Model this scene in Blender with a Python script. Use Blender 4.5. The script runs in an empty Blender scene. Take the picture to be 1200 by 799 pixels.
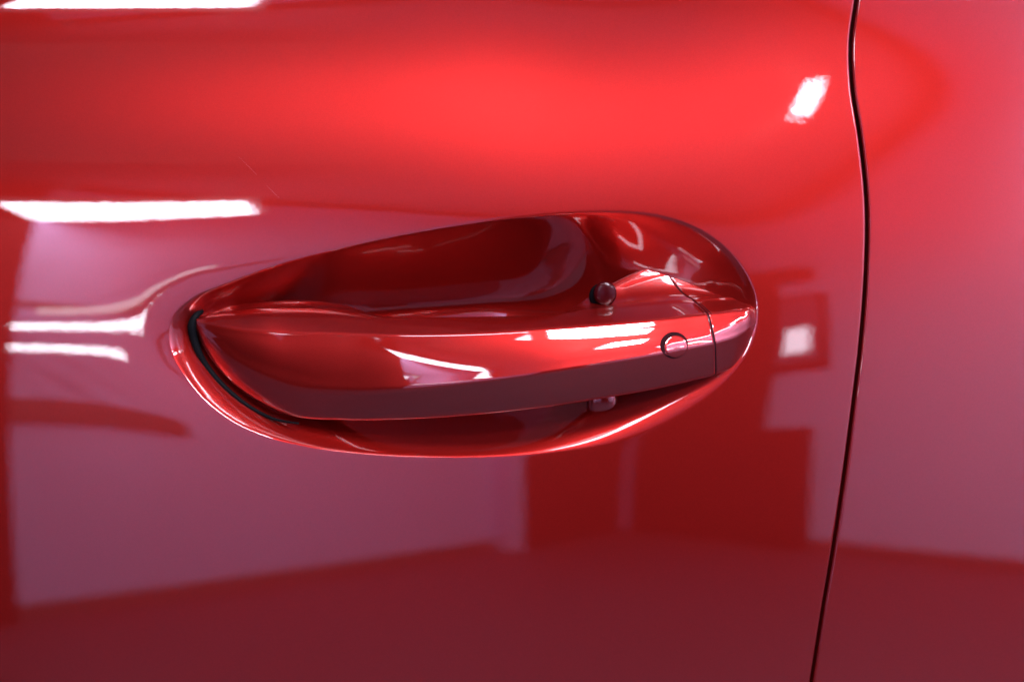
import bpy, bmesh, math
import numpy as np
from mathutils import Vector
from mathutils.bvhtree import BVHTree

sc = bpy.context.scene
COL = sc.collection
PI = math.pi

# ------------------------------------------------------------------ camera
PITCH = math.radians(15.0)
FPX = 50.0 / 36.0 * 1200.0                   # focal length in photo pixels
TARGET = np.array([0.0, 0.0, 0.95])          # middle of the picture, on the door skin
DIST = 0.583
DIRV = np.array([0.0, math.cos(PITCH), -math.sin(PITCH)])
UPV = np.array([0.0, math.sin(PITCH), math.cos(PITCH)])
CAM = TARGET - DIST * DIRV
cam_data = bpy.data.cameras.new('camera')
cam = bpy.data.objects.new('camera', cam_data)
COL.objects.link(cam)
cam.location = CAM
cam.rotation_euler = (PI / 2 - PITCH, 0, 0)
cam_data.lens = 50
cam_data.sensor_width = 36
cam_data.clip_start = 0.01
cam_data.clip_end = 100
cam_data.dof.use_dof = True
cam_data.dof.focus_distance = 0.57
cam_data.dof.aperture_fstop = 5.0
sc.camera = cam

# ------------------------------------------------------------------ world, view
world = bpy.data.worlds.new('World')
sc.world = world
world.use_nodes = True
bg = world.node_tree.nodes['Background']
bg.inputs[0].default_value = (0.8, 0.85, 1.0, 1)
bg.inputs[1].default_value = 0.05
sc.view_settings.view_transform = 'Standard'
sc.view_settings.look = 'None'
sc.view_settings.gamma = 1
sc.view_settings.exposure = 0.55
sc.cycles.use_denoising = True
sc.cycles.max_bounces = 10
sc.cycles.diffuse_bounces = 5
sc.cycles.glossy_bounces = 6
sc.cycles.caustics_reflective = False
sc.cycles.caustics_refractive = False
sc.cycles.sample_clamp_indirect = 8.0

# ------------------------------------------------------------------ helpers
def at(px, py, Y):
    """photo pixel -> point on the plane y = Y (arrays welcome)"""
    px = np.asarray(px, float); py = np.asarray(py, float); Y = np.asarray(Y, float)
    dx = (px - 600.0) / FPX
    dv = (399.5 - py) / FPX
    dy = DIRV[1] + UPV[1] * dv
    dz = DIRV[2] + UPV[2] * dv
    t = (Y - CAM[1]) / dy
    return CAM[0] + t * dx, CAM[1] + t * dy, CAM[2] + t * dz

def to_px(x, y, z):
    rx, ry, rz = x - CAM[0], y - CAM[1], z - CAM[2]
    d = ry * DIRV[1] + rz * DIRV[2]
    u = ry * UPV[1] + rz * UPV[2]
    return 600 + FPX * rx / d, 399.5 - FPX * u / d

def spline(xs, ys, q):
    """smooth monotone-ish cubic (pchip) interpolation, linear beyond the ends"""
    xs = np.asarray(xs, float); ys = np.asarray(ys, float); q = np.asarray(q, float)
    h = np.diff(xs); d = np.diff(ys) / h
    m = np.zeros_like(xs)
    for i in range(1, len(xs) - 1):
        if d[i-1] * d[i] > 0:
            w1 = 2*h[i] + h[i-1]; w2 = h[i] + 2*h[i-1]
            m[i] = (w1 + w2) / (w1 / d[i-1] + w2 / d[i])
    m[0] = d[0]; m[-1] = d[-1]
    i = np.clip(np.searchsorted(xs, q) - 1, 0, len(xs) - 2)
    s = (q - xs[i]) / h[i]
    s_ = np.clip(s, 0, 1)
    v = ((1+2*s_)*(1-s_)**2*ys[i] + s_*(1-s_)**2*h[i]*m[i]
         + s_**2*(3-2*s_)*ys[i+1] + s_**2*(s_-1)*h[i]*m[i+1])
    return v + np.where(s > 1, (s-1)*h[i]*m[-1], 0) + np.where(s < 0, s*h[i]*m[0], 0)

def cr_spline(xs, ys, q):
    """Catmull-Rom style cubic with averaged slopes (C1, smoother than pchip)"""
    xs = np.asarray(xs, float); ys = np.asarray(ys, float); q = np.asarray(q, float)
    m = np.gradient(ys, xs)
    h = np.diff(xs)
    i = np.clip(np.searchsorted(xs, q) - 1, 0, len(xs) - 2)
    s = np.clip((q - xs[i]) / h[i], 0, 1)
    return ((1+2*s)*(1-s)**2*ys[i] + s*(1-s)**2*h[i]*m[i]
            + s**2*(3-2*s)*ys[i+1] + s**2*(s-1)*h[i]*m[i+1])

def smooth_table(t, sig):
    k = np.arange(-4*sig, 4*sig+1); g = np.exp(-0.5*(k/sig)**2); g /= g.sum()
    return np.convolve(np.pad(t, 4*sig, mode='edge'), g, mode='valid')

# ------------------------------------------------------------------ the door skin as a surface Y(x, z)
MM = 0.362e-3                                # metres of height per photo pixel on the door
PYS = np.arange(-900.0, 1900.0, 1.0)
T0 = smooth_table(spline([-900, -400, 0, 100, 200, 270, 330, 385, 480, 640, 799, 1200, 1900],
                         [1, 2, 7.1, 10.2, 12.8, 14.3, 13.2, 11.4, 8.9, 6.0, 4.5, 3.0, 2.0], PYS), 25)
BUMP = np.exp(-0.5*((PYS - 140.0)/62.0)**2)
# integrate slopes upward (decreasing py = increasing z)
def integ(t):
    c = np.cumsum(t) * MM
    return np.interp(400.0, PYS, c) - c
I0 = integ(np.tan(np.radians(T0)))
IB = integ(BUMP)
AX = np.arange(-1200.0, 2400.0, 1.0)
AA = smooth_table(spline([-1200, -200, 0, 300, 600, 700, 850, 950, 1130, 1400, 2400],
                         [14.5, 14.5, 14, 14, 13, 10, 4.8, 3.0, 1.5, 0.6, 0.0], AX), 50) * math.tan(math.radians(1)) * 1.12
RX = 3.5
def Dsurf(x, z):
    p = 399.5 - (z - 0.95) / MM
    q = 600.0 + x / 0.35e-3
    h = np.clip((q - 620.0)/420.0, 0, 1); h = h*h*(3-2*h)      # the shoulder rises a little towards the rear
    b = np.interp(p + 24.0*h, PYS, IB)
    return np.interp(p, PYS, I0) + np.interp(q, AX, AA) * (b - IB[-1]) + x*x/(2*RX)

def on_door(px, py):
    Y = np.zeros(np.broadcast(px, py).shape)
    for _ in range(12):
        x, y, z = at(px, py, Y)
        Y = Dsurf(x, z)
    return at(px, py, Y)
# ---- end of surface section

# ------------------------------------------------------------------ materials
def new_mat(name):
    m = bpy.data.materials.new(name); m.use_nodes = True
    return m, m.node_tree, m.node_tree.nodes['Principled BSDF']

def paint_mat(name, col):
    m, nt, b = new_mat(name)
    N = nt.nodes.new
    tc = N('ShaderNodeTexCoord')
    n1 = N('ShaderNodeTexNoise'); n1.inputs['Scale'].default_value = 2600; n1.inputs['Detail'].default_value = 1
    nt.links.new(tc.outputs['Object'], n1.inputs['Vector'])
    mp = N('ShaderNodeMapRange'); mp.inputs[1].default_value = 0.3; mp.inputs[2].default_value = 0.7
    mp.inputs[3].default_value = 0.9; mp.inputs[4].default_value = 1.1
    nt.links.new(n1.outputs['Fac'], mp.inputs[0])
    hs = N('ShaderNodeHueSaturation'); hs.inputs['Color'].default_value = (*col, 1)
    nt.links.new(mp.outputs[0], hs.inputs['Value'])
    nt.links.new(hs.outputs[0], b.inputs['Base Color'])
    # orange peel in the clear coat
    n2 = N('ShaderNodeTexNoise'); n2.inputs['Scale'].default_value = 320; n2.inputs['Detail'].default_value = 1.5
    nt.links.new(tc.outputs['Object'], n2.inputs['Vector'])
    bp = N('ShaderNodeBump'); bp.inputs['Strength'].default_value = 0.005; bp.inputs['Distance'].default_value = 0.001
    nt.links.new(n2.outputs['Fac'], bp.inputs['Height'])
    nt.links.new(bp.outputs[0], b.inputs['Coat Normal'])
    b.inputs['Metallic'].default_value = 0.85
    b.inputs['Roughness'].default_value = 0.37
    b.inputs['Specular IOR Level'].default_value = 0.2
    b.inputs['Coat Weight'].default_value = 1.0
    b.inputs['Coat Roughness'].default_value = 0.012
    b.inputs['Coat IOR'].default_value = 2.1
    return m

def plain_mat(name, col, rough=0.5, metal=0.0, noise=0.0, scale=8.0, spec=0.5):
    m, nt, b = new_mat(name)
    N = nt.nodes.new
    if noise > 0:
        tc = N('ShaderNodeTexCoord'); n = N('ShaderNodeTexNoise')
        n.inputs['Scale'].default_value = scale; n.inputs['Detail'].default_value = 6
        nt.links.new(tc.outputs['Object'], n.inputs['Vector'])
        mp = N('ShaderNodeMapRange'); mp.inputs[1].default_value = 0.25; mp.inputs[2].default_value = 0.75
        mp.inputs[3].default_value = 1-noise; mp.inputs[4].default_value = 1+noise
        nt.links.new(n.outputs['Fac'], mp.inputs[0])
        hs = N('ShaderNodeHueSaturation'); hs.inputs['Color'].default_value = (*col, 1)
        nt.links.new(mp.outputs[0], hs.inputs['Value'])
        nt.links.new(hs.outputs[0], b.inputs['Base Color'])
    else:
        b.inputs['Base Color'].default_value = (*col, 1)
    b.inputs['Roughness'].default_value = rough
    b.inputs['Metallic'].default_value = metal
    b.inputs['Specular IOR Level'].default_value = spec
    return m

def glow_mat(name, col, strength):
    m, nt, b = new_mat(name)
    b.inputs['Base Color'].default_value = (0.8, 0.8, 0.8, 1)
    b.inputs['Emission Color'].default_value = (*col, 1)
    b.inputs['Emission Strength'].default_value = strength
    return m

M_PAINT = paint_mat('red_metallic_paint', (0.39, 0.011, 0.008))
M_BLACK = plain_mat('black_rubber', (0.004, 0.004, 0.005), 0.6, spec=0.06)
M_JAMB = plain_mat('dark_door_jamb', (0.02, 0.004, 0.005), 0.6)
M_GROOVE = plain_mat('groove_shadow_gap', (0.025, 0.004, 0.006), 0.7, spec=0.05)
M_PLUG = plain_mat('dark_red_plastic', (0.045, 0.001, 0.002), 0.22, spec=0.35)
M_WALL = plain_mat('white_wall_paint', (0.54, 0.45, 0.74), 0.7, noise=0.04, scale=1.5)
M_CEIL = plain_mat('ceiling_paint', (0.60, 0.50, 0.46), 0.8, noise=0.05, scale=1.0)
M_FLOOR = plain_mat('grey_floor_coating', (0.055, 0.046, 0.07), 0.6, noise=0.12, scale=1.2, spec=0.2)
M_DARK = plain_mat('dark_cladding', (0.010, 0.010, 0.012), 0.7, noise=0.2, scale=3, spec=0.1)
M_TRIM = plain_mat('dark_trim', (0.08, 0.07, 0.08), 0.5)
M_HOUSING = plain_mat('lamp_housing', (0.7, 0.7, 0.72), 0.4)

# ------------------------------------------------------------------ object helpers
def link(name, verts, faces, mat, parent=None, smooth=True):
    me = bpy.data.meshes.new(name)
    me.from_pydata([tuple(map(float, v)) for v in verts], [], faces)
    me.validate()
    if smooth:
        me.polygons.foreach_set('use_smooth', [True]*len(me.polygons))
    me.materials.append(mat)
    o = bpy.data.objects.new(name, me); COL.objects.link(o)
    if parent is not None:
        o.parent = parent
        o.matrix_parent_inverse = parent.matrix_world.inverted()
    return o

def fix_normals(o, toward=None):
    bm = bmesh.new(); bm.from_mesh(o.data)
    bmesh.ops.recalc_face_normals(bm, faces=bm.faces)
    bm.to_mesh(o.data); bm.free()

def empty(name, loc, label, cat, group=None):
    o = bpy.data.objects.new(name, None); COL.objects.link(o); o.location = loc
    o['label'] = label; o['category'] = cat
    if group: o['group'] = group
    bpy.context.view_layer.update()
    return o

def struct(o):
    o['kind'] = 'structure'; return o

def grid_faces(n, m, close_n=False, base=0):
    f = []
    for i in range(n if close_n else n-1):
        a = base + i*m; b = base + ((i+1) % n)*m
        for j in range(m-1):
            f.append((a+j, b+j, b+j+1, a+j+1))
    return f

# ------------------------------------------------------------------ the place around: two walls meeting in a corner, floor, ceiling
ROOM_H = 2.5
CORNER = np.array([0.58, -5.17])
WL = np.array([-math.cos(math.radians(49.5)), math.sin(math.radians(49.5))])      # along the left wall
WR = np.array([math.cos(math.radians(52)), math.sin(math.radians(52))])       # along the right wall
# ---- end of room constants

def box(name, c, ax, ay, size, mat, parent=None, z0=0.0):
    """box with base centre c(x,y), horizontal axes ax, ay, size (lx, ly, lz), bottom z0"""
    v = []
    for k in (0, 1):
        for sx, sy in ((-1,-1),(1,-1),(1,1),(-1,1)):
            p = np.array(c) + ax*sx*size[0]/2 + ay*sy*size[1]/2
            v.append((p[0], p[1], z0 + k*size[2]))
    f = [(3,2,1,0),(4,5,6,7),(0,1,5,4),(1,2,6,5),(2,3,7,6),(3,0,4,7)]
    o = link(name, v, f, mat, parent, smooth=False)
    fix_normals(o)
    return o

def wall_box(name, wdir, s0, s1, z0, z1, thick, mat, off=0.0, parent=None):
    """slab on a wall: from s0 to s1 along wdir from the corner, standing `off` out of the wall into the room"""
    nrm = np.array([-wdir[1], wdir[0]])
    if np.dot(nrm, np.array([0.0, 0.0]) - CORNER) < 0: nrm = -nrm
    c = CORNER + wdir*(s0+s1)/2 + nrm*(off + thick/2)
    return box(name, c, wdir, nrm, (s1-s0, thick, z1-z0), mat, parent, z0)

fl = link('floor', [(-9,-9,0),(9,-9,0),(9,4,0),(-9,4,0)], [(0,1,2,3)], M_FLOOR, smooth=False); struct(fl)
ce = link('ceiling', [(-9,-9,ROOM_H),(-9,4,ROOM_H),(9,4,ROOM_H),(9,-9,ROOM_H)], [(0,1,2,3)], M_CEIL, smooth=False); struct(ce)
w1 = wall_box('wall_left', WL, -0.1, 9.0, 0.0, ROOM_H-0.002, 0.1, M_WALL, off=-0.1); struct(w1)
w2 = wall_box('wall_right', WR, -0.1, 9.0, 0.0, ROOM_H-0.002, 0.1, plain_mat('brightened_wall_paint', (0.72, 0.66, 0.98), 0.7, noise=0.04, scale=1.5), off=-0.1); struct(w2)  # right wall given a paler colour in place of more light on it
def fitted(o, label, cat, group=None):
    o['label'] = label; o['category'] = cat
    if group: o['group'] = group
    return o
struct(wall_box('cornice', WL, 0.06, 9.0, ROOM_H-0.07, ROOM_H-0.004, 0.03, M_TRIM))
struct(wall_box('cornice', WR, 0.06, 9.0, ROOM_H-0.07, ROOM_H-0.004, 0.03, M_TRIM))
fitted(wall_box('dark_screen', WL, 3.27, 5.0, 0.0, 2.42, 0.05, M_DARK), 'tall dark screen at the far end of the left wall', 'screen')
struct(wall_box('dado_rail', WL, 2.58, 3.265, 0.84, 0.96, 0.02, M_TRIM))
struct(wall_box('picture_rail', WL, 0.99, 3.265, 1.475, 1.50, 0.012, M_TRIM))
fitted(wall_box('tall_cupboard', WL, 0.16, 0.95, 0.0, 2.12, 0.10, M_DARK), 'tall dark cupboard on the left wall beside the corner', 'cupboard')
fitted(wall_box('tall_cupboard', WR, 0.16, 0.92, 0.0, 2.05, 0.10, M_DARK), 'tall dark cupboard on the right wall beside the corner', 'cupboard')
struct(wall_box('wall_pilaster', WL, 0.952, 1.02, 0.0, 2.2, 0.12, M_WALL))
struct(wall_box('skirting', WL, 1.03, 3.265, 0.0, 0.06, 0.015, M_TRIM))
struct(wall_box('skirting', WR, 1.21, 9.0, 0.0, 0.06, 0.015, M_TRIM))
fitted(wall_box('low_cupboard', WR, 0.925, 1.20, 0.0, 0.80, 0.10, M_DARK), 'low dark cupboard on the right wall under the framed board', 'cupboard')
fitted(wall_box('dark_shelf', WR, 0.925, 1.22, 1.99, 2.07, 0.10, M_DARK), 'short dark shelf high on the right wall', 'shelf')
bd = wall_box('framed_board', WR, 0.93, 1.29, 1.24, 1.86, 0.03, M_DARK); fitted(bd, 'dark framed board on the right wall with a lit panel', 'board')
wall_box('face', WR, 0.945, 1.255, 1.30, 1.83, 0.004, plain_mat('board_face', (0.25, 0.2, 0.3), 0.6), off=0.031, parent=bd)
wall_box('lit_panel', WR, 1.01, 1.19, 1.38, 1.58, 0.004, glow_mat('panel_glow', (0.85, 0.85, 1.0), 3.2), off=0.037, parent=bd)


# ------------------------------------------------------------------ lamps
def tube_lamp(name, c, ang, length, width, strength, label, z=None, group='ceiling tube lamps'):
    if z is None: z = ROOM_H - 0.07
    t = empty(name, (c[0], c[1], z), label, 'lamp', group)
    ax = np.array([math.cos(ang), math.sin(ang)]); ay = np.array([-ax[1], ax[0]])
    box('housing', c, ax, ay, (length+0.06, width+0.05, 0.045), M_HOUSING, t, z+0.02)
    # half-round diffuser
    n = 10; v = []
    for s in (-1, 1):
        for k in range(n+1):
            a = PI*k/n
            p = np.array(c) + ax*s*length/2 + ay*math.cos(a)*width/2
            v.append((p[0], p[1], z + 0.018 - math.sin(a)*0.02))
    if z < ROOM_H - 0.2:
        for s in (-0.35, 0.35):
            p = np.array(c) + ax*s*length
            box('hanging_rod', p, ax, ay, (0.012, 0.012, ROOM_H - z - 0.07), M_HOUSING, t, z + 0.066)
    f = [(k, k+1, n+2+k, n+1+k) for k in range(n)] + [tuple(range(n+1)), tuple(range(n+1, 2*n+2))]
    o = link('diffuser', v, f, glow_mat('lamp_glow', (0.88, 0.86, 1.0), strength), t, smooth=False)
    fix_normals(o)
    return t
LAMPS = [
    # centre x, y, angle deg, length, width, strength, height
    (-1.14, -2.55, -7, 0.72, 0.42, 11, 2.05, 'wide batten lamp hung in front of the left wall'),
    (0.935, -3.165, -40, 0.16, 0.010, 26, None, 'short lamp on the ceiling near the right wall'),
    (0.43, -1.00, 0, 0.78, 0.30, 42, None, 'added ceiling lamp near the camera for the glow on the upper door'),  # added to make the paint flakes glow; no such source is seen
    (-0.45, -1.10, 0, 0.60, 0.24, 10, None, 'added short ceiling lamp lifting the left of the upper door'),  # added weak fill for the left of the upper door
    (0.80, -1.75, 0, 0.55, 0.36, 64, None, 'added ceiling lamp right of the camera, widening the glow on the door'),  # added to spread the flake glow towards the rear
    (2.70, -1.20, 52, 1.40, 0.30, 20, None, 'added ceiling lamp far along the right wall, lighting that wall'),  # added out of view to light the right wall
    (2.45, -2.45, 52, 1.60, 0.14, 15, None, 'added narrow ceiling lamp brightening the right wall from close by'),  # added beside the right wall so its reflection turns brighter
]
for x, y, a, l, w, st, hz, lab in LAMPS:
    tube_lamp('ceiling_lamp', (x, y), math.radians(a), l, w, st, lab, z=hz)
# made-up glowing strips before the left wall, standing in for bright reflected streaks
for x0, x1, zc, hh, st, lab in ((-1.50, -0.84, 1.335, 0.020, 13, 'long middle strip of three standing in for reflected streaks'),
                                (-1.50, -1.02, 1.215, 0.020, 11, 'short bottom strip of three standing in for reflected streaks'),
                                (-1.42, -0.78, 1.425, 0.020, 2.2, 'faint top strip of three standing in for reflected streaks')):
    yc = -2.62
    t = empty('streak_strip', ((x0+x1)/2, yc, zc), lab, 'lamp', 'streak stand-ins before the left wall')
    ax = np.array([1.0, 0.05]); ax /= np.linalg.norm(ax); ay = np.array([-ax[1], ax[0]])
    box('housing', ((x0+x1)/2, yc-0.012), ax, ay, (x1-x0+0.02, 0.02, hh+0.01), M_HOUSING, t, zc-hh/2-0.005)
    box('diffuser', ((x0+x1)/2, yc+0.004), ax, ay, (x1-x0, 0.010, hh), glow_mat('streak_glow', (0.88, 0.88, 1.0), st), t, zc-hh/2)

# ------------------------------------------------------------------ the car
car = empty('car', (0, 0.3, 0), 'glossy red metallic car side with a pull handle in its door', 'car')

# outline of the handle bowl, photo pixels, clockwise from the left
OUT = np.array([(196,395),(201,372),(222,351),(262,333),(330,309),(400,291),(470,276),(540,264),(610,255),
    (680,249),(735,248),(782,254),(822,269),(853,291),(876,320),(888,350),(888,383),(876,416),(850,449),
    (812,479),(768,503),(718,520),(655,530),(585,535),(505,536),(425,532),(362,524),(312,512),(270,493),
    (237,467),(213,437),(200,414)], float)
def closed_spline(P, n):
    m = len(P)
    Q = np.vstack([P[-3:], P, P[:4]])
    d = np.r_[0, np.cumsum(np.hypot(*np.diff(Q, axis=0).T))]
    L = d[m+3] - d[3]
    s = d[3] + np.linspace(0, L, n, endpoint=False)
    return np.stack([cr_spline(d, Q[:, 0], s), cr_spline(d, Q[:, 1], s)], 1)
NT = 720
OL = closed_spline(OUT, NT)
for _ in range(6):   # fair the outline
    OL = 0.5*OL + 0.25*(np.roll(OL, 1, 0) + np.roll(OL, -1, 0))
ox, oy, oz = on_door(OL[:, 0], OL[:, 1])

GAP_PY = [-700, -300, -60, 0, 50, 100, 160, 240, 320, 400, 480, 560, 640, 720, 799, 900, 1100, 1500]
GAP_PX = [1060, 1040, 1013, 1004, 997.5, 999, 1008, 1016, 1015, 1009, 999.5, 989, 977, 963.5, 951, 934, 898, 820]
def gap_px(py):
    return cr_spline(GAP_PY, GAP_PX, py)
# world position of the seam as a function of height
gpy = np.linspace(-700, 1500, 600)
gx, gy_, gz = on_door(gap_px(gpy), gpy)
def seam_x(z):
    return np.interp(z, gz[::-1], gx[::-1])
HALF_GAP = 0.00065

ZTOP, ZBOT, XLEFT = 0.95+0.30, 0.95-0.32, -0.42
cx0, cz0 = at(560, 395, 0.0)[0], at(560, 395, 0.0)[2]
# outer boundary points, found by walking rays from the bowl centre
bx = np.zeros(NT); bz = np.zeros(NT)
for i in range(NT):
    dx, dz = ox[i]-cx0, oz[i]-cz0
    dx *= 0.62                                     # spread the rays more evenly
    lo = 1e9
    if dx < -1e-9: lo = min(lo, (XLEFT-cx0)/dx)
    if dz > 1e-9: lo = min(lo, (ZTOP-cz0)/dz)
    if dz < -1e-9: lo = min(lo, (ZBOT-cz0)/dz)
    t = lo if lo < 1e8 else 5.0
    if dx > 0:
        ts = np.linspace(0, min(t, 8.0), 4000)
        hit = cx0+dx*ts > seam_x(cz0+dz*ts) - HALF_GAP
        if hit.any():
            t = min(t, ts[np.argmax(hit)])
            for _ in range(30):
                t += (seam_x(cz0+dz*t) - HALF_GAP - (cx0+dx*t)) / dx * 0.7
    bx[i], bz[i] = cx0+dx*t, cz0+dz*t
right_edge = np.abs(bx - (seam_x(bz) - HALF_GAP)) < 1e-5

# radial parameter outside the bowl: dense at the rim and at the seam
w_out = np.unique(np.r_[np.linspace(0, 0.12, 26), np.linspace(0.12, 0.94, 66), 1-np.geomspace(0.06, 0.0004, 26), 1.0])
HEM = 0.0011
def hem(s):
    s = np.clip(s, 0, HEM)
    return HEM - np.sqrt(np.maximum(HEM**2 - (HEM - s)**2, 0))

# bowl profile, by direction round the rim
ang = np.arctan2((oz-cz0)/0.05, (ox-cx0)/0.12)      # 0 right, pi/2 top, pi left, -pi/2 bottom
def by_angle(vals):
    """vals: right, upper right, top, upper left, left, lower left, bottom, lower right"""
    a = np.array([-PI, -0.75*PI, -0.5*PI, -0.25*PI, 0, 0.25*PI, 0.5*PI, 0.75*PI, PI])
    r, ur, t, ul, l, ll, b, lr = vals
    return spline(a, [l, ll, b, lr, r, ur, t, ul, l], ang)
C1 = by_angle((0.10, 0.05, 0.02, 0.05, 0.08, 0.05, 0.05, 0.28))
C2 = by_angle((0.35, 0.45, 0.68, 0.60, 0.35, 0.40, 0.45, 0.50))
def ring_smooth(a, sig):
    k = np.arange(-4*sig, 4*sig+1); g = np.exp(-0.5*(k/sig)**2); g /= g.sum()
    return np.convolve(np.r_[a[-4*sig:], a, a[:4*sig]], g, mode='valid')
C1 = ring_smooth(C1, 12); C2 = ring_smooth(C2, 22)
s0x, _, s0z = at(330, 410, 0.0); s1x, _, s1z = at(745, 385, 0.0)
tt = np.clip(((ox-s0x)*(s1x-s0x) + (oz-s0z)*(s1z-s0z)) / ((s1x-s0x)**2 + (s1z-s0z)**2), 0, 1)
# soften the clamp so the spine ends are round
kk = np.arange(-90, 91); gk_ = np.exp(-0.5*(kk/28.0)**2); gk_ /= gk_.sum()
tt = np.convolve(np.r_[tt[-90:], tt, tt[:90]], gk_, mode='valid')
spx, spz = s0x + tt*(s1x-s0x), s0z + tt*(s1z-s0z)
HB = spline([0, 0.3, 0.58, 0.80, 1.0], [0.030, 0.046, 0.046, 0.034, 0.021], tt)
FL = by_angle((0.15, 0.2, 0.25, 0.6, 0.8, 0.12, 0.08, 0.15)) * 0.0018
FL = ring_smooth(FL, 18); HB = ring_smooth(HB, 12)
LAM = 0.013
def flare(xs, zs):
    d2 = (xs[:, None]-ox[None, :])**2 + (zs[:, None]-oz[None, :])**2
    k = d2.argmin(1); d = np.sqrt(d2[np.arange(len(xs)), k])
    wgt = np.exp(-0.5*(d2 - d2.min(1, keepdims=True))/(0.004**2 + (0.35*d[:, None])**2))
    return (wgt*FL).sum(1)/wgt.sum(1) * np.exp(-d/LAM)
nb = 70
u = np.linspace(1, 0, nb, endpoint=False)[::-1]      # (0,1]
u = np.r_[np.linspace(0.012, 0.3, 40), np.linspace(0.3, 1, 45)[1:]]
verts = []; m_ring = len(u) + len(w_out) + 1
for i in range(NT):
    col = []
    for k in range(len(u)-1, -1, -1):                # from the spine out to the rim
        s = u[k]
        q = 3*(1-s)**2*s*C1[i] + 3*(1-s)*s*s*C2[i] + s**3
        dep = HB[i]*(3*(1-s)*s*s + s**3)
        x = ox[i] + (spx[i]-ox[i])*q; z = oz[i] + (spz[i]-oz[i])*q
        col.append((x, Dsurf(x, z) + FL[i] + dep, z))
    xs = ox[i] + (bx[i]-ox[i])*w_out; zs = oz[i] + (bz[i]-oz[i])*w_out
    ys = Dsurf(xs, zs) + flare(xs, zs)      # the skin draws in softly towards the bowl
    if right_edge[i]:
        sdist = seam_x(zs) - HALF_GAP - xs
        ys = ys + hem(np.maximum(sdist, 0))
    col += list(zip(xs, ys, zs))
    col.append((xs[-1] - 0.0002*right_edge[i], ys[-1] + (0.012 if right_edge[i] else 0.002), zs[-1]))
    verts += col
faces = grid_faces(NT, m_ring, close_n=True)
door = link('door', verts, faces, M_PAINT, car)
fix_normals(door)

# rear body panel beyond the seam
zz = np.linspace(ZBOT, ZTOP, 260)
e = np.unique(np.r_[np.geomspace(0.00004, 0.004, 24), np.linspace(0.004, 0.26, 60)])
verts = []
for z in zz:
    x0 = float(seam_x(z)) + HALF_GAP
    xs = np.r_[x0, x0 + e]
    zs = np.full_like(xs, z)
    ys = Dsurf(xs, zs) + hem(xs - x0)
    verts.append((x0 + 0.0002, ys[0] + 0.012, z))
    verts += list(zip(xs, ys, zs))
panel = link('rear_body_panel', verts, grid_faces(len(zz), len(e)+2), M_PAINT, car)
fix_normals(panel)
# dark jamb behind the seam
verts = []
for z in zz[::6]:
    x0 = float(seam_x(z)); y = float(Dsurf(x0, z)) + 0.0105
    verts += [(x0-0.006, y, z), (x0+0.006, y, z)]
jamb = link('door_jamb', verts, grid_faces(len(verts)//2, 2), M_JAMB, car)

# ------------------------------------------------------------------ the handle
# corners of the section, by photo x: R ridge, C crease, B bottom edge, BB lower back, T2 inner top, T rear edge of the top face
GX  = [230, 236, 246, 262, 282, 305, 340, 400, 470, 550, 640, 700, 760, 810, 845, 868, 882, 888]
R_y = [374, 377, 380, 383, 386, 388, 390, 391, 392, 390, 384.5, 380, 375, 370, 366, 363, 364, 372]
R_d = [10, 8.5, 6.5, 4, 1.6, -0.4, -2.6, -6.6, -11.4, -14.4, -15.4, -13.8, -10.8, -6, -2.5, 0.5, 3, 5]
C_y = [384, 392, 402, 417, 431, 442, 453, 459, 457, 449, 437, 427.5, 417.5, 408, 400.5, 392, 382, 376]
C_d = [10, 8, 5.8, 2.8, 0.2, -2.4, -5.8, -11.6, -18.2, -22.6, -24.0, -22.0, -18.2, -12.5, -8, -3.5, 1, 4]
B_y = [388, 402, 419, 439, 456, 471, 487, 493, 493, 488, 478, 468.5, 458, 447, 437, 424, 402, 382]
B_d = [11.5, 10.5, 9, 6.8, 4.2, 1.4, -2, -6.4, -9.8, -12.8, -14.5, -13.4, -10.4, -6, -2, 2, 5.5, 7]
BB_y= [388, 402, 418, 436, 452, 464, 478, 483, 482, 477, 467, 458, 447, 436, 426, 413, 396, 380]
BB_d= [15, 20, 24, 26, 26, 25, 22, 9, 0, -2, -1, 8, 22, 26, 26, 24, 18, 12]
T2_y= [376, 372, 366, 358, 353, 350, 347, 352, 384, 385, 380, 340, 312, 309, 317, 330, 345, 365]
T2_d= [15, 20, 25, 28, 29, 29, 28, 22, 2, 0, 1, 17, 25, 26, 25, 23, 19, 12]
T_y = [373, 371, 369, 368, 367, 366, 366, 366, 369, 370, 367.5, 363, 357, 353.5, 352, 351.5, 356, 369]
T_d = [12, 12, 11, 9, 8, 6, 5, 3, 0, -2.5, -2.5, -0.5, 3, 6, 9, 11, 11.5, 9]
RAD = {'R': 1.6, 'C': 1.5, 'B': 2.2, 'BB': 2.5, 'T2': 2.0, 'T': 1.3}

def section_curves(q):
    g = {}
    for k, ys, ds in (('R',R_y,R_d),('C',C_y,C_d),('B',B_y,B_d),('BB',BB_y,BB_d),('T2',T2_y,T2_d),('T',T_y,T_d)):
        g[k] = (cr_spline(GX, ys, q), cr_spline(GX, np.array(ds)*1e-3, q))
    return g

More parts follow.
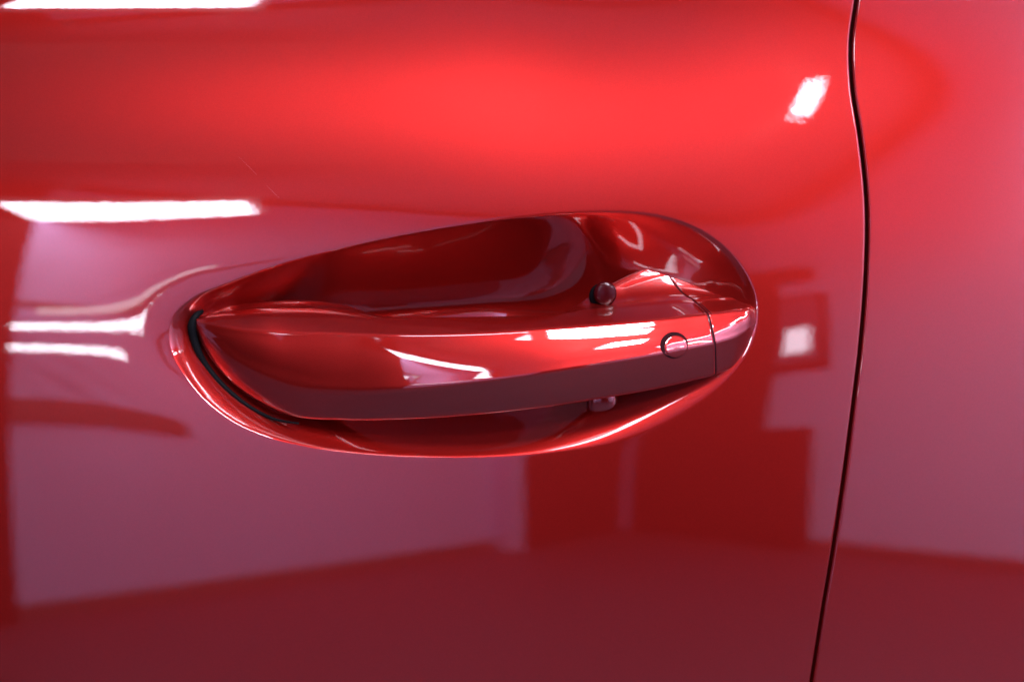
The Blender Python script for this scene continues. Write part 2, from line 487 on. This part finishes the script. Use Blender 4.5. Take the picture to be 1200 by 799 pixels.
def section(q, xs_shift=None):
    """closed list of points of the handle's section at photo x = q; xs_shift(key) bends the section plane"""
    keys = ['R', 'C', 'B', 'BB', 'T2', 'T']
    P = []
    for k in keys:
        qq = q + (xs_shift(k) if xs_shift else 0.0)
        qq = min(max(qq, GX[0]), GX[-1])
        g = section_curves(np.array([qq]))[k]
        x, y, z = at(qq, g[0][0], g[1][0])
        P.append(np.array([float(x), float(y), float(z)]))
    rads = []
    fade = np.interp(q, [230, 330, 470, 560], [2.6, 2.4, 1.5, 1.0])
    for k in keys:
        r = RAD[k]*1e-3
        if k == 'T': r *= np.interp(q, [230, 262, 400, 500, 560], [1.0, 5.0, 5.0, 1.2, 1.0])
        if k == 'T2': r *= np.interp(q, [230, 262, 400, 480], [1.0, 3.0, 4.0, 1.0])
        if k == 'C': r *= fade*np.interp(q, [230, 480, 600], [1.6, 1.2, 1.0])
        rads.append(r)
    pts = []
    n = len(P)
    nc = 9; ne = 7
    starts = []; ends = []
    for i in range(n):
        a, b, c = P[i-1], P[i], P[(i+1) % n]
        la, lc = np.linalg.norm(a-b), np.linalg.norm(c-b)
        da = min(rads[i], 0.47*la); dc = min(rads[i], 0.45*lc)
        starts.append(b + (a-b)/max(la, 1e-9)*da); ends.append(b + (c-b)/max(lc, 1e-9)*dc)
    bulge = {0: 0.0006, 1: 0.0004, 2: 0.0006, 3: 0.0, 4: -0.0006, 5: 0.0002}
    for i in range(n):
        for j in range(nc):
            s = j/(nc-1)
            pts.append((1-s)**2*starts[i] + 2*s*(1-s)*P[i] + s*s*ends[i])
        a, b = ends[i], starts[(i+1) % n]
        t = b-a
        nrm = np.array([0, t[2], -t[1]]); L = np.linalg.norm(nrm)
        nrm = nrm/L if L > 1e-9 else nrm*0
        # outward = away from the section's middle
        mid = sum(P)/n
        if np.dot(nrm, (a+b)/2-mid) < 0: nrm = -nrm
        bl = (bulge[i] if i != 4 else bulge[i] - 0.0025*np.interp(q, [680, 740], [0, 1]))*min(1.0, L/0.012)
        for j in range(1, ne):
            s = j/ne
            pts.append(a + t*s + nrm*bl*4*s*(1-s))
    return pts

def loft(name, qs, shifts, mat, parent):
    verts = []
    m = None
    for q, sh in zip(qs, shifts):
        p = section(q, sh); m = len(p); verts += p
    faces = []
    for i in range(len(qs)-1):
        for j in range(m):
            k = (j+1) % m
            faces.append((i*m+j, (i+1)*m+j, (i+1)*m+k, i*m+k))
    for base in (0, (len(qs)-1)*m):
        c = len(verts); verts.append(sum(verts[base:base+m])/m)
        for j in range(m):
            faces.append((base+j, base+(j+1) % m, c))
    o = link(name, verts, faces, mat, parent)
    fix_normals(o)
    return o

# the seam between grip and fixed end cap slants: further right at the crease than at the back
SEAM = {'R': -8.0, 'C': 0.0, 'B': 1.0, 'BB': -20.0, 'T2': -62.0, 'T': -24.0}
def mk(f, base=0.0):
    return lambda k: f*SEAM[k] + base
QS = 838.0
grip_q = np.r_[np.linspace(230, 262, 30), np.linspace(262, 760, 170)[1:], np.linspace(760, QS-0.8, 40)[1:]]
fade_s = np.clip((grip_q - 700)/(QS-0.8-700), 0, 1)**1.5
handle = loft('door_handle', grip_q, [mk(f) for f in fade_s], M_PAINT, car)
cap_q = np.r_[np.linspace(QS+0.8, 870, 30), np.linspace(870, 888, 26)[1:]]
fade_c = np.clip((882 - cap_q)/(882-QS-0.8), 0, 1)**1.2
cap = loft('end_cap', cap_q, [mk(f) for f in fade_c], M_PAINT, handle)
# dark joint filling between grip and cap
joint = loft('joint', [QS-4, QS+4], [mk(1.0), mk(1.0)], M_GROOVE, handle)
for v in joint.data.vertices:     # pulled in under the painted shell
    pass

# round lock cover on the crease
def bvh_of(*objs):
    vs, fs = [], []
    for o in objs:
        b = len(vs)
        vs += [v.co.copy() for v in o.data.vertices]
        fs += [tuple(i+b for i in p.vertices) for p in o.data.polygons]
    return BVHTree.FromPolygons(vs, fs)
def cast(bvh, px, py):
    x, y, z = at(px, py, 0.0)
    d = (Vector((float(x), float(y), float(z))) - Vector(CAM)).normalized()
    return bvh.ray_cast(Vector(CAM), d)
# meshes are in world coordinates minus the parent's offset (parent inverse), so local == world here
bv = bvh_of(handle)
def disc(name, cx, cy, prof, mat, parent, n=48):
    """prof: list of (radius px, height mm above the surface)"""
    ref = cast(bv, cx, cy)
    verts = []; faces = []
    for r, h in prof:
        for k in range(n):
            a = 2*PI*k/n
            hit = cast(bv, cx + r*math.cos(a), cy + r*0.96*math.sin(a))
            p, nn = hit[0], hit[1]
            verts.append(p + nn*h*1e-3)
    for i in range(len(prof)-1):
        for k in range(n):
            faces.append((i*n+k, i*n+(k+1) % n, (i+1)*n+(k+1) % n, (i+1)*n+k))
    if prof[-1][0] < 1.0:
        faces.append(tuple((len(prof)-1)*n+k for k in range(n)))
    o = link(name, verts, faces, mat, parent)
    fix_normals(o)
    return o
disc('lock_groove', 790, 404.5, [(16.4, 0.02), (15.8, 0.06), (9.5, 0.06)], M_GROOVE, handle)
disc('lock_cover', 792.2, 406.2, [(13.6, 0.0), (13.5, 0.1), (12.9, 0.18), (11, 0.22), (7, 0.22), (4, 0.22), (0.5, 0.22)], M_PAINT, handle)

# black gasket along the left end of the handle
def tube(name, P, r, mat, parent, n=10):
    P = [np.array(p) for p in P]
    verts = []
    for i, p in enumerate(P):
        t = P[min(i+1, len(P)-1)] - P[max(i-1, 0)]; t /= np.linalg.norm(t)
        a = np.cross(t, [0, 1, 0]); a /= np.linalg.norm(a); b = np.cross(t, a)
        rr = r[i] if hasattr(r, '__len__') else r
        for k in range(n):
            th = 2*PI*k/n
            verts.append(p + rr*(math.cos(th)*a + math.sin(th)*b))
    faces = []
    for i in range(len(P)-1):
        for k in range(n):
            faces.append((i*n+k, i*n+(k+1) % n, (i+1)*n+(k+1) % n, (i+1)*n+k))
    faces += [tuple(range(n)), tuple(range((len(P)-1)*n, len(P)*n))]
    o = link(name, verts, faces, mat, parent); fix_normals(o)
    return o
gk = np.array([(237,364,15),(229,371,12),(225,382,11),(227,396,11),(233,413,10.5),(243,430,10),(258,448,8.5),(278,466,6.5),(300,481,4.5),(325,492,1),(350,496,-3)], float)
s = np.linspace(0, len(gk)-1, 70); ii = np.arange(len(gk))
gp = np.stack([cr_spline(ii, gk[:, 0], s), cr_spline(ii, gk[:, 1], s), cr_spline(ii, gk[:, 2]*1e-3, s)], 1)
pts = [tuple(float(c) for c in at(a, b, c_)) for a, b, c_ in gp]
tube('gasket', pts, np.interp(s, [0, 2, 7, 10], [0.0010, 0.0019, 0.0010, 0.0004]), M_BLACK, handle)

# small dark plug on top of the rear foot
def plug(name, px, py, dep, r, mat, parent):
    c = np.array([float(v) for v in at(px, py, dep)])
    verts = []; faces = []
    n, m = 28, 16
    for i in range(m+1):
        th = PI*i/m
        for k in range(n):
            a = 2*PI*k/n
            sx = r*math.sin(th)*math.cos(a); sz = r*1.08*math.sin(th)*math.sin(a)
            sy = -r*0.4*math.copysign(abs(math.cos(th))**0.8, math.cos(th))
            verts.append(c + np.array([sx, sy, sz]))
    for i in range(m):
        for k in range(n):
            faces.append((i*n+k, i*n+(k+1) % n, (i+1)*n+(k+1) % n, (i+1)*n+k))
    o = link(name, verts, faces, mat, parent); fix_normals(o)
    return o
plug('plug', 709, 344, 0.007, 0.0048, M_PLUG, handle)
plug('plug_seal', 704, 347, 0.0095, 0.0049, M_BLACK, handle)

# hair-thin scratch in the lacquer above the handle
sp = [(280, 184), (292, 196), (301, 205), (312, 217), (320, 225), (327, 232)]
M_SCR = plain_mat('scratched_lacquer', (0.6, 0.18, 0.2), 0.5)
for part in (sp[:3], sp[3:]):
    P = []
    for a, b in part:
        x, y, z = on_door(np.array(float(a)), np.array(float(b)))
        P.append((float(x), float(Dsurf(x, z)), float(z)))
    tube('paint_scratch', P, [0.00001] + [0.00003]*(len(P)-2) + [0.00002], M_SCR, car, n=6)

# bump added to make a pale glint under the rear half of the grip
def clip(name, px, py, dep, rx, ry, rz, mat, parent):
    c = np.array([float(v) for v in at(px, py, dep)])
    n, m = 28, 16; verts = []; faces = []
    se = lambda v, e: math.copysign(abs(v)**e, v)
    for i in range(m+1):
        th = -PI/2 + PI*i/m
        for k in range(n):
            a = 2*PI*k/n
            verts.append(c + np.array([rx*se(math.cos(th), 0.6)*se(math.cos(a), 0.6), ry*se(math.cos(th), 0.6)*se(math.sin(a), 0.6), rz*se(math.sin(th), 0.6)]))
    for i in range(m):
        for k in range(n):
            faces.append((i*n+k, i*n+(k+1) % n, (i+1)*n+(k+1) % n, (i+1)*n+k))
    o = link(name, verts, faces, mat, parent); fix_normals(o)
    return o
clip('glint_bump', 705, 468, 0.009, 0.0065, 0.0060, 0.0058, M_PAINT, handle)
